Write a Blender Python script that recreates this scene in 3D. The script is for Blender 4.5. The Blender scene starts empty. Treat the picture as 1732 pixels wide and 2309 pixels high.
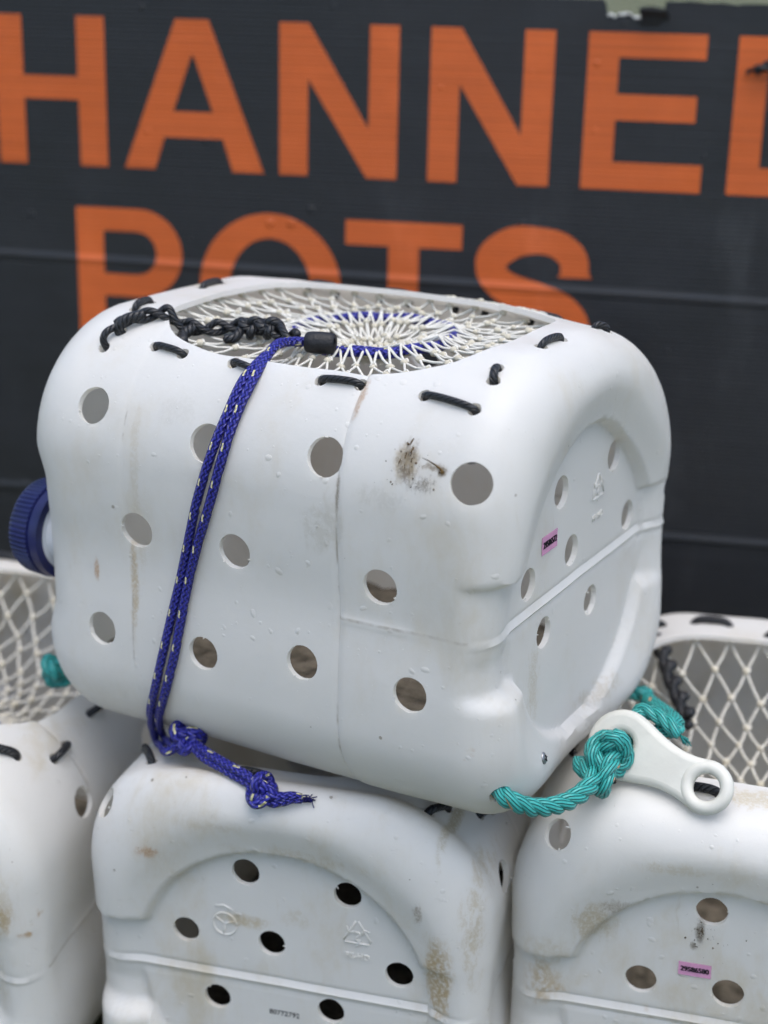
"""Whelk pots made from white jerrycans, stacked in front of a black corrugated sign. Metres, z up."""
import bpy, bmesh, math, random
from math import sin, cos, pi, radians, sqrt
from mathutils import Vector, Matrix, noise

A_, B_, C_ = .1985, .152, .155            # half length, half width, half height of a pot
R1, R1T, RB, RC = .068, .090, .034, .058             # lower and upper long-edge radius, base-end radius, cap-end radius

def sstep(e0, e1, x):
    t = min(1, max(0, (x-e0)/(e1-e0))); return t*t*(3-2*t)

def rect_ring(y, z, inset):
    """a point on the square outline (|y|=B or |z|=C) carried to the rounded outline inset by so much"""
    b, c = B_-inset, C_-inset
    y *= b/B_; z *= c/C_
    r = max((R1T if z > 0 else R1)-inset*(.55 if z > 0 else .75), .012)
    qy = max(-(b-r), min(b-r, y)); qz = max(-(c-r), min(c-r, z))
    dy, dz = y-qy, z-qz
    d = sqrt(dy*dy+dz*dz) or 1
    return qy+dy/d*r, qz+dz/d*r

def mould(p, seed, drop=0.0, squash=0.0):
    """detail moulded into the can: recess in the base, channel at the cap end, parting seam, label panel"""
    x, y, z = p
    zs = z-ZS
    w = noise.noise(Vector((x*7+seed, y*7, z*7)))*.0022 + noise.noise(Vector((x*17, y*17+seed, z*17)))*.0006
    rad = sqrt(y*y+z*z) or 1
    # gentle barrel
    fx = 1-(x/A_)**2
    y2, z2 = y, z
    if abs(y) > .06: y2 += math.copysign(.0035*fx*max(0, 1-(z/C_)**2), y)
    if z > .06: z2 += .004*fx*max(0, 1-(y/B_)**2)
    z2 -= squash*sstep(.02, .15, z)*sstep(-.135, -.07, y)*sstep(.190, .155, x)
    ny, nz = y/rad, z/rad
    if drop: y2 += .0050*sstep(.06, .16, x)*sstep(.05, .13, y)
    if z > 0: z2 -= drop*sstep(.05, .19, x)*sstep(.0, .14, y)*sstep(0, .1, z)
    # label panel between two girth lines, slightly sunk, with a fine crease at each line
    side = sstep(A_-.002, A_-.04, abs(x))
    g = 0
    g -= .0011*sstep(GX0-.012, GX0+.012, x)*sstep(GX1+.003, GX1-.003, x)
    for gx, dp in ((GX0, .0004), (GX1, .0013)): g -= dp*math.exp(-((x-gx)/.0016)**2)
    # shallow waist in the side walls
    g -= .0045*math.exp(-((z+.01)/.04)**2)*sstep(.10, .145, abs(y))*sstep(A_, A_-.06, x)
    g -= .001*math.exp(-((z)/.05)**2)*sstep(.10, .145, abs(y))*sstep(.02, -.12, x)
    y2 += ny*g*side; z2 += nz*g*side
    # parting seam
    s = math.exp(-(zs/.0013)**2)
    if x < .13: k = sstep(GX1-.004, GX1+.004, x); y2 += math.copysign((.00025+.0006*k)*s-.0009*k*math.exp(-((zs-.0024)/.0013)**2), y)*sstep(.08, .12, abs(y))
    else: y2 += math.copysign(.0013*s, y)*sstep(.08, .12, abs(y))
    x2 = x
    if x > A_-.05:
        k = sstep(A_-RB-.012, A_-.004, x)
        rr = sqrt(y*y+zs*zs)
        slope = 1-sstep(.108, .146, rr)
        cir = 1-sstep(.1085, .1140, rr)
        bar = (1-sstep(.0370, .0416, zs)) if zs > 0 else (1-sstep(.034, .046, -zs))*(1+.5*sstep(0, -.02, zs)*(1-cir))
        bar *= 1-.97*sstep(.095, .135, y)
        x2 -= (.0085*slope+.0080*max(cir, bar))*k
        # side wall gives way beside the handle bar
        kb = sstep(A_-.045, A_-.012, x)*(1-sstep(.034, .043, abs(zs)))
        y2 -= math.copysign(.0007*kb, y)*sstep(.1, .14, abs(y))*(1 if y < 0 else .3)
        x2 += (.0019*math.exp(-(zs/.0015)**2)-.0010*math.exp(-((zs-.0042)/.0016)**2)-.0010*math.exp(-((zs+.0042)/.0016)**2))*k*(1-.7*sstep(.115, .14, abs(y)))
    if x < -A_+.075:
        k = sstep(-A_+RC+.012, -A_+.004, x)
        ch = 1-sstep(.045, .075, abs(z+.008))
        x2 += .0065*ch*k
        kb = sstep(-A_+.07, -A_+.01, x)*ch
        y2 -= math.copysign(.0005*kb, y)*sstep(.08, .14, abs(y))
    return (x2, y2+ny*w, z2+nz*w)

GX0, GX1 = -.090, .080
ZS = -.014                                 # height of the parting seam

def ticks(h, step, fine=()):
    n = max(2, int(round(2*h/step)))
    t = [-h+2*h*i/n for i in range(n+1)]
    for f in fine:
        t = [q for q in t if abs(q-f) > .0012 or abs(abs(q)-h) < 1e-9]; t.append(f)
    return sorted(t)

def can_mesh(name, step=.0036, seed=0.0, drop=0.0, squash=0.0):
    fine = [ZS+q for q in (.037, .0384, .0398, .0415, 0, .0011, -.0011, .0022, -.0022, .0036, -.0036, .0055, -.0055)]
    ys = ticks(B_, step); zs = ticks(C_, step, fine)
    ny, nz = len(ys), len(zs)
    ring = [(y, -C_) for y in ys] + [(B_, z) for z in zs[1:]] + [(y, C_) for y in reversed(ys[:-1])] + [(-B_, z) for z in reversed(zs[1:-1])]
    n = len(ring)
    stations = []                                       # (x, inset)
    for i in range(11): t = i/10*pi/2; stations.append((A_-RB+RB*cos(t), RB-RB*sin(t)))
    xs0, xs1 = A_-RB, -(A_-RC)
    m = int((xs0-xs1)/step); extra = [q for g in (GX0, GX1) for q in (g-.002, g, g+.002)]
    xs = [xs0-(xs0-xs1)*i/m for i in range(1, m)]
    xs = [q for q in xs if min(abs(q-e) for e in extra) > .0014]+extra
    for q in sorted(xs, reverse=True): stations.append((q, 0))
    for i in range(15): t = i/14*pi/2; stations.append((-(A_-RC)-RC*sin(t), RC-RC*cos(t)))
    verts, faces, rows = [], [], []
    for x, ins in stations:
        row = []
        for (y, z) in ring:
            yy, zz = rect_ring(y, z, ins)
            row.append(len(verts)); verts.append(mould((x, yy, zz), seed, drop, squash))
        rows.append(row)
    for r0, r1 in zip(rows, rows[1:]):
        for i in range(n):
            j = (i+1) % n; faces.append((r0[i], r1[i], r1[j], r0[j]))
    for row, x, ins, flip in ((rows[0], A_, RB, False), (rows[-1], -A_, RC, True)):
        idx = {}
        for k, (y, z) in enumerate(ring): idx[(y, z)] = row[k]
        for y in ys:
            for z in zs:
                if (y, z) in idx: continue
                mm = max(abs(y)/B_, abs(z)/C_)
                if mm < 1e-6: yy = zz = 0
                else:
                    ey, ez = rect_ring(y/mm, z/mm, ins)
                    # blend: near the centre plain grid, near the rim the rounded outline
                    gy, gz = y*(B_-ins)/B_, z*(C_-ins)/C_
                    q = mm*mm
                    yy, zz = gy*(1-q)+ey*mm*q, gz*(1-q)+ez*mm*q
                idx[(y, z)] = len(verts); verts.append(mould((x, yy, zz), seed, drop, squash))
        for i in range(ny-1):
            for j in range(nz-1):
                f = (idx[(ys[i], zs[j])], idx[(ys[i+1], zs[j])], idx[(ys[i+1], zs[j+1])], idx[(ys[i], zs[j+1])])
                faces.append(f[::-1] if flip else f)
    me = bpy.data.meshes.new(name); me.from_pydata(verts, [], faces); me.update()
    return me
from mathutils.bvhtree import BVHTree
C = bpy.context.scene.collection
rnd = random.Random(7)

# ------------------------------------------------------------------ scene objects
def link(name, me, mat=None, parent=None, smooth=True, sharp=None):
    o = bpy.data.objects.new(name, me); C.objects.link(o)
    if mat: me.materials.append(mat)
    if parent: o.parent = parent
    if smooth: me.polygons.foreach_set('use_smooth', [True]*len(me.polygons))
    if sharp: me.set_sharp_from_angle(angle=radians(sharp))
    return o

def empty(name, loc, rz, label, cat, group=None):
    o = bpy.data.objects.new(name, None); C.objects.link(o)
    o.location = loc; o.rotation_euler = (0, 0, radians(rz)); o.empty_display_size = .05
    o['label'] = label; o['category'] = cat
    if group: o['group'] = group
    return o

class MB:
    """collects tubes and other pieces into one mesh with UVs (u round the tube, v metres along it)"""
    def __init__(s): s.v = []; s.f = []; s.uv = []
    def add(s, verts, faces, uvs=None):
        o = len(s.v); s.v += [tuple(p) for p in verts]
        for k, f in enumerate(faces):
            s.f.append([i+o for i in f]); s.uv.append(uvs[k] if uvs else [(0, 0)]*len(f))
    def tube(s, pts, r, sides=8, closed=False, flat=1.0, up=None, ends=True):
        pts = [Vector(p) for p in pts]; n = len(pts)
        R = r if callable(r) else (lambda t: r)
        tan = []
        for i in range(n):
            a = pts[(i-1) % n] if closed or i else pts[0]; b = pts[(i+1) % n] if closed or i < n-1 else pts[-1]
            t = (b-a); tan.append(t.normalized() if t.length > 1e-9 else Vector((0, 0, 1)))
        ref = Vector(up) if up is not None else (Vector((0, 0, 1)) if abs(tan[0].z) < .9 else Vector((1, 0, 0)))
        nn = (ref-tan[0]*ref.dot(tan[0])).normalized()
        V, F, U = [], [], []; L = 0
        for i in range(n):
            if i: L += (pts[i]-pts[i-1]).length
            base = Vector(up) if up is not None else nn
            nn = (base-tan[i]*base.dot(tan[i]))
            nn = nn.normalized() if nn.length > 1e-6 else Vector((1, 0, 0))
            bb = tan[i].cross(nn); q = R(i/(n-1))
            for k in range(sides):
                a = 2*pi*k/sides; V.append(pts[i]+(nn*cos(a)*flat+bb*sin(a))*q)
        LL = [0]
        for i in range(1, n): LL.append(LL[-1]+(pts[i]-pts[i-1]).length)
        m = n if closed else n-1
        for i in range(m):
            j = (i+1) % n; l1 = LL[i]; l2 = LL[j] if j else LL[i]+(pts[0]-pts[i]).length
            for k in range(sides):
                k2 = (k+1) % sides
                F.append((i*sides+k, i*sides+k2, j*sides+k2, j*sides+k))
                U.append([(k/sides, l1), ((k+1)/sides, l1), ((k+1)/sides, l2), (k/sides, l2)])
        if not closed and ends:
            for i, sg in ((0, -1), (n-1, 1)):
                V.append(pts[i]+tan[i]*sg*R(i/(n-1))*.55); c = len(V)-1
                for k in range(sides):
                    k2 = (k+1) % sides
                    F.append((i*sides+k2, i*sides+k, c) if sg < 0 else (i*sides+k, i*sides+k2, c)); U.append([(0, LL[i])]*3)
        s.add(V, F, U)
    def ball(s, c, r, sq=(1, 1, 1), seg=8, rings=5, jit=0):
        V = [Vector(c)+Vector((0, 0, r*sq[2]))]; F = []
        for i in range(1, rings):
            ph = pi*i/rings
            for k in range(seg):
                a = 2*pi*k/seg; q = r*(1+jit*(rnd.random()-.5))
                V.append(Vector(c)+Vector((q*sin(ph)*cos(a)*sq[0], q*sin(ph)*sin(a)*sq[1], q*cos(ph)*sq[2])))
        V.append(Vector(c)-Vector((0, 0, r*sq[2]))); e = len(V)-1
        for k in range(seg):
            k2 = (k+1) % seg
            F.append((0, 1+k, 1+k2)); F.append((e, 1+(rings-2)*seg+k2, 1+(rings-2)*seg+k))
            for i in range(rings-2): F.append((1+i*seg+k, 1+(i+1)*seg+k, 1+(i+1)*seg+k2, 1+i*seg+k2))
        s.add(V, F)
    def lathe(s, prof, seg=48, axis='x', ribs=None):
        """prof: (axial, radius) pairs"""
        V, F = [], []
        for i, (h, r) in enumerate(prof):
            for k in range(seg):
                a = 2*pi*k/seg; q = r+(ribs(i, k) if ribs else 0)
                V.append((h, q*cos(a), q*sin(a)))
        for i in range(len(prof)-1):
            for k in range(seg):
                k2 = (k+1) % seg; F.append((i*seg+k, i*seg+k2, (i+1)*seg+k2, (i+1)*seg+k))
        s.add(V, F)
    def mesh(s, name):
        me = bpy.data.meshes.new(name); me.from_pydata(s.v, [], s.f)
        uv = me.uv_layers.new(name='UVMap'); flat = [c for f in s.uv for q in f for c in q]
        uv.data.foreach_set('uv', flat); me.update(); return me
    def build(s, name, mat, parent=None, smooth=True, sharp=None):
        return link(name, s.mesh(name), mat, parent, smooth, sharp)

def spline(P, per=10, closed=False):
    P = [Vector(p) for p in P]; n = len(P); out = []
    for i in range(n if closed else n-1):
        g = (lambda k: P[k % n]) if closed else (lambda k: P[max(0, min(n-1, k))])
        a, b, c, d = g(i-1), g(i), g(i+1), g(i+2)
        for j in range(per):
            t = j/per
            out.append(.5*((2*b)+(c-a)*t+(2*a-5*b+4*c-d)*t*t+(-a+3*b-3*c+d)*t*t*t))
    if not closed: out.append(P[-1])
    return out

def resample(P, step):
    out = [P[0]]; acc = 0
    for a, b in zip(P, P[1:]):
        L = (b-a).length; t = step-acc
        while t <= L: out.append(a+(b-a)*(t/L)); t += step
        acc = (acc+L) % step
    return out

def strands(mb, path, R, n=3, pitch=.05, sides=8, k=.54, step=None, rr=None):
    """a laid rope: n strands wound round a path"""
    path = resample([Vector(p) for p in path], step or R*.45)
    for s_ in range(n):
        pts = []; nn = None; L = 0
        for i, p in enumerate(path):
            t = (path[min(i+1, len(path)-1)]-path[max(i-1, 0)]).normalized()
            if nn is None: nn = t.orthogonal().normalized()
            nn = (nn-t*nn.dot(t)).normalized(); bb = t.cross(nn)
            a = 2*pi*(i*(step or R*.45)/pitch+s_/n)
            pts.append(p+(nn*cos(a)+bb*sin(a))*R*(1-k+.02))
        mb.tube(pts, R*k, sides)

def flat_shape(name, loops, depth, bevel=0.0, mat=None, parent=None, res=2):
    """outline loops (first outer, then holes) in the xy plane, given a real thickness"""
    cu = bpy.data.curves.new(name, 'CURVE'); cu.dimensions = '2D'; cu.fill_mode = 'BOTH'
    cu.extrude = max(depth/2-bevel, 0); cu.bevel_depth = bevel; cu.bevel_resolution = res; cu.offset = -bevel
    for lp in loops:
        sp = cu.splines.new('POLY'); sp.points.add(len(lp)-1); sp.use_cyclic_u = True
        for q, p in zip(sp.points, lp): q.co = (p[0], p[1], 0, 1)
    o = bpy.data.objects.new(name+'_curve', cu); C.objects.link(o)
    me = bpy.data.meshes.new_from_object(o.evaluated_get(bpy.context.evaluated_depsgraph_get()))
    bpy.data.objects.remove(o); bpy.data.curves.remove(cu); me.name = name
    return me

def text_mesh(name, txt, size, depth):
    cu = bpy.data.curves.new(name, 'FONT'); cu.body = txt; cu.size = size; cu.extrude = depth/2
    cu.align_x = 'CENTER'; cu.align_y = 'CENTER'; cu.space_character = 1.02
    o = bpy.data.objects.new(name+'_text', cu); C.objects.link(o)
    me = bpy.data.meshes.new_from_object(o.evaluated_get(bpy.context.evaluated_depsgraph_get()))
    bpy.data.objects.remove(o); bpy.data.curves.remove(cu); me.name = name
    return me

# ------------------------------------------------------------------ materials
class NT:
    def __init__(s, name):
        s.m = bpy.data.materials.new(name); s.m.use_nodes = True; s.t = s.m.node_tree
        s.b = s.t.nodes['Principled BSDF']; s.out = s.t.nodes['Material Output']
    def n(s, typ, **kw):
        x = s.t.nodes.new(typ)
        for k, v in kw.items():
            if k in x.inputs: s.put(x.inputs[k], v)
            else: setattr(x, k, v)
        return x
    def put(s, sock, v):
        if isinstance(v, bpy.types.NodeSocket): s.t.links.new(v, sock)
        elif isinstance(v, bpy.types.Node): s.t.links.new(v.outputs[0], sock)
        else: sock.default_value = v
    def math(s, op, a, b=None, clamp=False):
        x = s.t.nodes.new('ShaderNodeMath'); x.operation = op; x.use_clamp = clamp; s.put(x.inputs[0], a)
        if b is not None: s.put(x.inputs[1], b)
        return x.outputs[0]
    def vmath(s, op, a, b=None):
        x = s.t.nodes.new('ShaderNodeVectorMath'); x.operation = op; s.put(x.inputs[0], a)
        if b is not None: s.put(x.inputs[1], b)
        return x
    def ramp(s, v, a, b, lo=0.0, hi=1.0):
        x = s.t.nodes.new('ShaderNodeMapRange'); x.interpolation_type = 'SMOOTHSTEP'
        s.put(x.inputs['Value'], v)
        for k, q in zip(('From Min', 'From Max', 'To Min', 'To Max'), (a, b, lo, hi)): x.inputs[k].default_value = q
        return x.outputs[0]
    def mix(s, f, a, b):
        x = s.t.nodes.new('ShaderNodeMix'); x.data_type = 'RGBA'
        s.put(x.inputs['Factor'], f)
        for sock, v in ((x.inputs[6], a), (x.inputs[7], b)): s.put(sock, (*v, 1) if isinstance(v, tuple) and len(v) == 3 else v)
        return x.outputs[2]
    def noise(s, vec, scale, detail=3, rough=.55):
        x = s.n('ShaderNodeTexNoise'); s.put(x.inputs['Vector'], vec)
        x.inputs['Scale'].default_value = scale; x.inputs['Detail'].default_value = detail; x.inputs['Roughness'].default_value = rough
        return x.outputs[0]
    def scale(s, vec, v):
        return s.vmath('MULTIPLY', vec, v).outputs[0]
    def bump(s, h, dist, strength=1.0, normal=None):
        x = s.n('ShaderNodeBump'); s.put(x.inputs['Height'], h); x.inputs['Distance'].default_value = dist; x.inputs['Strength'].default_value = strength
        if normal is not None: s.put(x.inputs['Normal'], normal)
        return x.outputs[0]
    def objco(s): return s.n('ShaderNodeTexCoord').outputs['Object']
    def droplets(s, vec, scale, keep, size=.32):
        """height of small water drops scattered over the surface"""
        v = s.n('ShaderNodeTexVoronoi'); s.put(v.inputs['Vector'], vec); v.inputs['Scale'].default_value = scale; v.inputs['Randomness'].default_value = .85
        sep = s.n('ShaderNodeSeparateColor'); s.put(sep.inputs[0], v.outputs['Color'])
        on = s.math('GREATER_THAN', sep.outputs[0], keep)
        rad = s.math('MULTIPLY', s.math('ADD', sep.outputs[1], .25), size)
        q = s.math('SUBTRACT', 1.0, s.math('DIVIDE', v.outputs['Distance'], rad), clamp=True)
        q = s.math('POWER', q, .5)
        return s.math('MULTIPLY', q, on)

def plastic_white(name, seed, dirt=1.0, spots=(), line=()):
    """worn white moulded polyethylene: stains, scuffs, specks and rain drops; lets a little light through"""
    s = NT(name); co = s.objco(); b = s.b
    off = s.vmath('ADD', co, (seed*3.1, seed*1.7, seed*2.3)).outputs[0]
    warp = s.vmath('ADD', off, s.scale(s.n('ShaderNodeTexNoise', Vector=off, Scale=22.0, Detail=3.0).outputs[1], (.02, .02, .02))).outputs[0]
    base = (.83, .828, .82)
    big = s.noise(off, 5, 4)
    col = s.mix(s.ramp(big, .35, .7), base, (.80, .80, .79))
    # tan film, in soft patches that run down the walls
    f1 = s.math('MULTIPLY', s.ramp(s.noise(s.scale(warp, (1, 1, .45)), 13, 8, .72), .50, .78), .50*dirt)
    col = s.mix(f1, col, (.60, .52, .37))
    # thin streaks
    f2 = s.math('MULTIPLY', s.ramp(s.noise(s.scale(warp, (7, 7, .7)), 16, 4), .66, .80), s.ramp(s.noise(off, 9, 2), .5, .66))
    col = s.mix(s.math('MULTIPLY', f2, .5*dirt), col, (.50, .42, .30))
    # grey scuffs
    f3 = s.math('MULTIPLY', s.ramp(s.noise(s.scale(warp, (1.5, 1.5, 6)), 30, 6, .7), .62, .8), s.ramp(s.noise(off, 11, 2), .52, .68))
    col = s.mix(s.math('MULTIPLY', f3, .45*dirt), col, (.40, .40, .39))
    # rusty blotches
    f4 = s.math('MULTIPLY', s.ramp(s.noise(warp, 38, 5, .6), .66, .76), s.ramp(s.noise(off, 12, 2), .58, .70))
    col = s.mix(s.math('MULTIPLY', f4, .7*dirt), col, (.42, .25, .10))
    # dark specks
    v = s.n('ShaderNodeTexVoronoi', Vector=off, Scale=75.0)
    sc = s.n('ShaderNodeSeparateColor'); s.put(sc.inputs[0], v.outputs['Color'])
    sp = s.math('MULTIPLY', s.math('LESS_THAN', v.outputs['Distance'], s.math('MULTIPLY', sc.outputs[1], .10)), s.math('GREATER_THAN', sc.outputs[0], .86))
    col = s.mix(s.math('MULTIPLY', sp, .8), col, (.12, .09, .06))
    lines = s.ramp(s.noise(s.scale(warp, (11, 11, 3)), 30, 4, .7), .69, .72)
    lines2 = s.ramp(s.noise(s.scale(s.vmath('ADD', warp, (.3, .7, .1)).outputs[0], (3, 3, 14)), 34, 4, .7), .69, .72)
    msk = s.ramp(s.noise(off, 8, 3), .44, .60)
    col = s.mix(s.math('MULTIPLY', s.math('MULTIPLY', s.math('MAXIMUM', lines, lines2), msk), .34*dirt, True), col, (.36, .33, .27))
    # marks with a place of their own: (centre, half sizes, colour, strength, grain, threshold)
    for (c, h, cl, st, g, th) in spots:
        d = s.vmath('DIVIDE', s.vmath('SUBTRACT', co, c).outputs[0], h).outputs[0]
        d = s.vmath('LENGTH', d).outputs['Value']
        q = s.math('ADD', s.noise(s.scale(warp, (1.6, 1.6, .6)), g, 8, .76), s.math('MULTIPLY', s.math('SUBTRACT', 1.0, d), .36))
        fq = s.math('MULTIPLY', s.math('MULTIPLY', s.ramp(q, th, th+.16), s.ramp(d, 1.3, .3)), s.ramp(s.noise(off, g*5, 4, .7), .32, .58))
        col = s.mix(s.math('MULTIPLY', fq, st), col, cl)
    sx = s.n('ShaderNodeSeparateXYZ'); s.put(sx.inputs[0], co)
    brk = s.ramp(s.noise(off, 26, 5, .7), .36, .58)
    l1 = s.ramp(s.math('ABSOLUTE', s.math('SUBTRACT', sx.outputs[2], ZS+.0024)), .0016, .0004)
    l1 = s.math('MULTIPLY', s.math('MULTIPLY', l1, brk), s.math('MULTIPLY', s.math('GREATER_THAN', sx.outputs[0], GX1), s.math('LESS_THAN', sx.outputs[0], A_-.026)))
    l2 = s.math('MULTIPLY', s.ramp(s.math('ABSOLUTE', s.math('SUBTRACT', sx.outputs[0], GX1)), .0014, .0003), s.ramp(s.noise(off, 19, 5, .7), .48, .62))
    l3 = s.math('MULTIPLY', s.ramp(s.math('ABSOLUTE', s.math('SUBTRACT', sx.outputs[0], GX0)), .0010, .0002), s.ramp(s.noise(off, 24, 5, .7), .52, .66))
    col = s.mix(s.math('MULTIPLY', s.math('ADD', s.math('ADD', l1, l2), l3, True), .62), col, (.20, .16, .11))
    s.put(b.inputs['Base Color'], col)
    s.put(b.inputs['Roughness'], s.ramp(s.noise(off, 40, 4), .3, .7, .30, .46))
    b.inputs['Specular IOR Level'].default_value = .42
    # fine mould grain, knife nicks, water drops
    h = s.math('MULTIPLY', s.noise(off, 420, 2), .00009)
    sc1 = s.ramp(s.noise(s.scale(warp, (14, 14, 2.2)), 24, 3, .6), .70, .74)
    sc2 = s.math('MULTIPLY', sc1, s.ramp(s.noise(off, 7, 2), .5, .6))
    h = s.math('ADD', h, s.math('MULTIPLY', sc2, -.00022))
    h = s.math('ADD', h, s.math('MULTIPLY', s.noise(off, 30, 3), .0006))
    dr = s.droplets(warp, 130, .87 if name.endswith('ene') else .80, .26)
    h = s.math('ADD', h, s.math('MULTIPLY', dr, .00055))
    dr2 = s.droplets(off, 260, .90, .28)
    h = s.math('ADD', h, s.math('MULTIPLY', dr2, .0003))
    s.put(b.inputs['Normal'], s.bump(h, 1.0))
    tr = s.n('ShaderNodeBsdfTranslucent', Color=(.97, .93, .85, 1))
    mx = s.n('ShaderNodeMixShader'); mx.inputs[0].default_value = .42
    s.put(mx.inputs[1], b.outputs[0]); s.put(mx.inputs[2], tr.outputs[0]); s.put(s.out.inputs[0], mx.outputs[0])
    return s.m

def plain(name, col, rough=.5, spec=.5, var=.12, nscale=60, bump=0.0, bscale=200, metal=0.0, trans=0.0):
    s = NT(name); co = s.objco()
    c2 = tuple(min(1, q*(1-var*2)) for q in col)
    s.put(s.b.inputs['Base Color'], s.mix(s.ramp(s.noise(co, nscale, 4), .35, .7), col, c2))
    s.b.inputs['Roughness'].default_value = rough; s.b.inputs['Specular IOR Level'].default_value = spec; s.b.inputs['Metallic'].default_value = metal
    if bump: s.put(s.b.inputs['Normal'], s.bump(s.noise(co, bscale, 4), bump))
    if trans:
        tr = s.n('ShaderNodeBsdfTranslucent', Color=(*col, 1)); mx = s.n('ShaderNodeMixShader'); mx.inputs[0].default_value = trans
        s.put(mx.inputs[1], s.b.outputs[0]); s.put(mx.inputs[2], tr.outputs[0]); s.put(s.out.inputs[0], mx.outputs[0])
    return s.m

def twine(name, col, dark, pitch, r, rough=.6, amount=1.0, fleck=None, strands_=3, trans=0.0):
    """twisted yarn: slanting grooves from the tube's own UVs"""
    s = NT(name); uv = s.n('ShaderNodeUVMap').outputs[0]
    sp = s.n('ShaderNodeSeparateXYZ'); s.put(sp.inputs[0], uv)
    ph = s.math('ADD', s.math('MULTIPLY', sp.outputs[0], float(strands_)), s.math('DIVIDE', sp.outputs[1], pitch/strands_))
    w = s.math('ABSOLUTE', s.math('SINE', s.math('MULTIPLY', ph, pi)))
    f = s.ramp(w, 0, .75)
    nz = s.noise(s.objco(), 260, 3)
    c = s.mix(f, dark, col)
    c = s.mix(s.ramp(nz, .4, .75, 0, .35), c, dark)
    if fleck:
        fc, fo = fleck
        k = s.math('LESS_THAN', s.math('ABSOLUTE', s.math('SUBTRACT', s.math('FRACT', s.math('MULTIPLY', sp.outputs[0], 1.0)), .3)), .05)
        k2 = s.math('GREATER_THAN', s.noise(s.objco(), 60, 1), .54)
        c = s.mix(s.math('MULTIPLY', s.math('MULTIPLY', k, k2), .9), c, fc)
    s.put(s.b.inputs['Base Color'], c); s.b.inputs['Roughness'].default_value = rough
    s.put(s.b.inputs['Normal'], s.bump(s.math('ADD', f, s.math('MULTIPLY', nz, .3)), r*.35*amount))
    return s.m

def braid(name, col, dark, fleck, r):
    """plaited cord: two crossing sets of ridges, yellow marker yarn showing in dashes"""
    s = NT(name); uv = s.n('ShaderNodeUVMap').outputs[0]
    sp = s.n('ShaderNodeSeparateXYZ'); s.put(sp.inputs[0], uv); u, v = sp.outputs[0], sp.outputs[1]
    vv = s.math('DIVIDE', v, .0050)
    a = s.math('ADD', s.math('MULTIPLY', u, 6.0), vv); b = s.math('SUBTRACT', s.math('MULTIPLY', u, 6.0), vv)
    wa = s.math('ABSOLUTE', s.math('SINE', s.math('MULTIPLY', a, pi))); wb = s.math('ABSOLUTE', s.math('SINE', s.math('MULTIPLY', b, pi)))
    chk = s.math('GREATER_THAN', s.math('MULTIPLY', s.math('SINE', s.math('MULTIPLY', a, pi)), s.math('SINE', s.math('MULTIPLY', b, pi))), 0.0)
    h = s.math('ADD', s.math('MULTIPLY', wa, chk), s.math('MULTIPLY', wb, s.math('SUBTRACT', 1.0, chk)))
    nz = s.noise(s.objco(), 500, 2)
    c = s.mix(s.ramp(h, 0, .8), dark, col)
    c = s.mix(s.ramp(nz, .4, .8, 0, .3), c, dark)
    for (u0, ph) in ((.02, 0.0), (.35, .5), (.68, .25)):
        uu = s.math('FRACT', s.math('ADD', s.math('SUBTRACT', u, u0), s.math('DIVIDE', s.math('FRACT', s.math('ADD', s.math('DIVIDE', v, .026), ph)), 5.0)))
        k = s.math('LESS_THAN', uu, .075)
        k2 = s.math('LESS_THAN', s.math('FRACT', s.math('ADD', s.math('DIVIDE', v, .026), ph)), .20)
        c = s.mix(s.math('MULTIPLY', s.math('MULTIPLY', k, k2), .92), c, fleck)
    s.put(s.b.inputs['Base Color'], c); s.b.inputs['Roughness'].default_value = .42; s.b.inputs['Specular IOR Level'].default_value = .5
    s.put(s.b.inputs['Normal'], s.bump(s.math('ADD', h, s.math('MULTIPLY', nz, .25)), r*.32))
    return s.m

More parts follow.
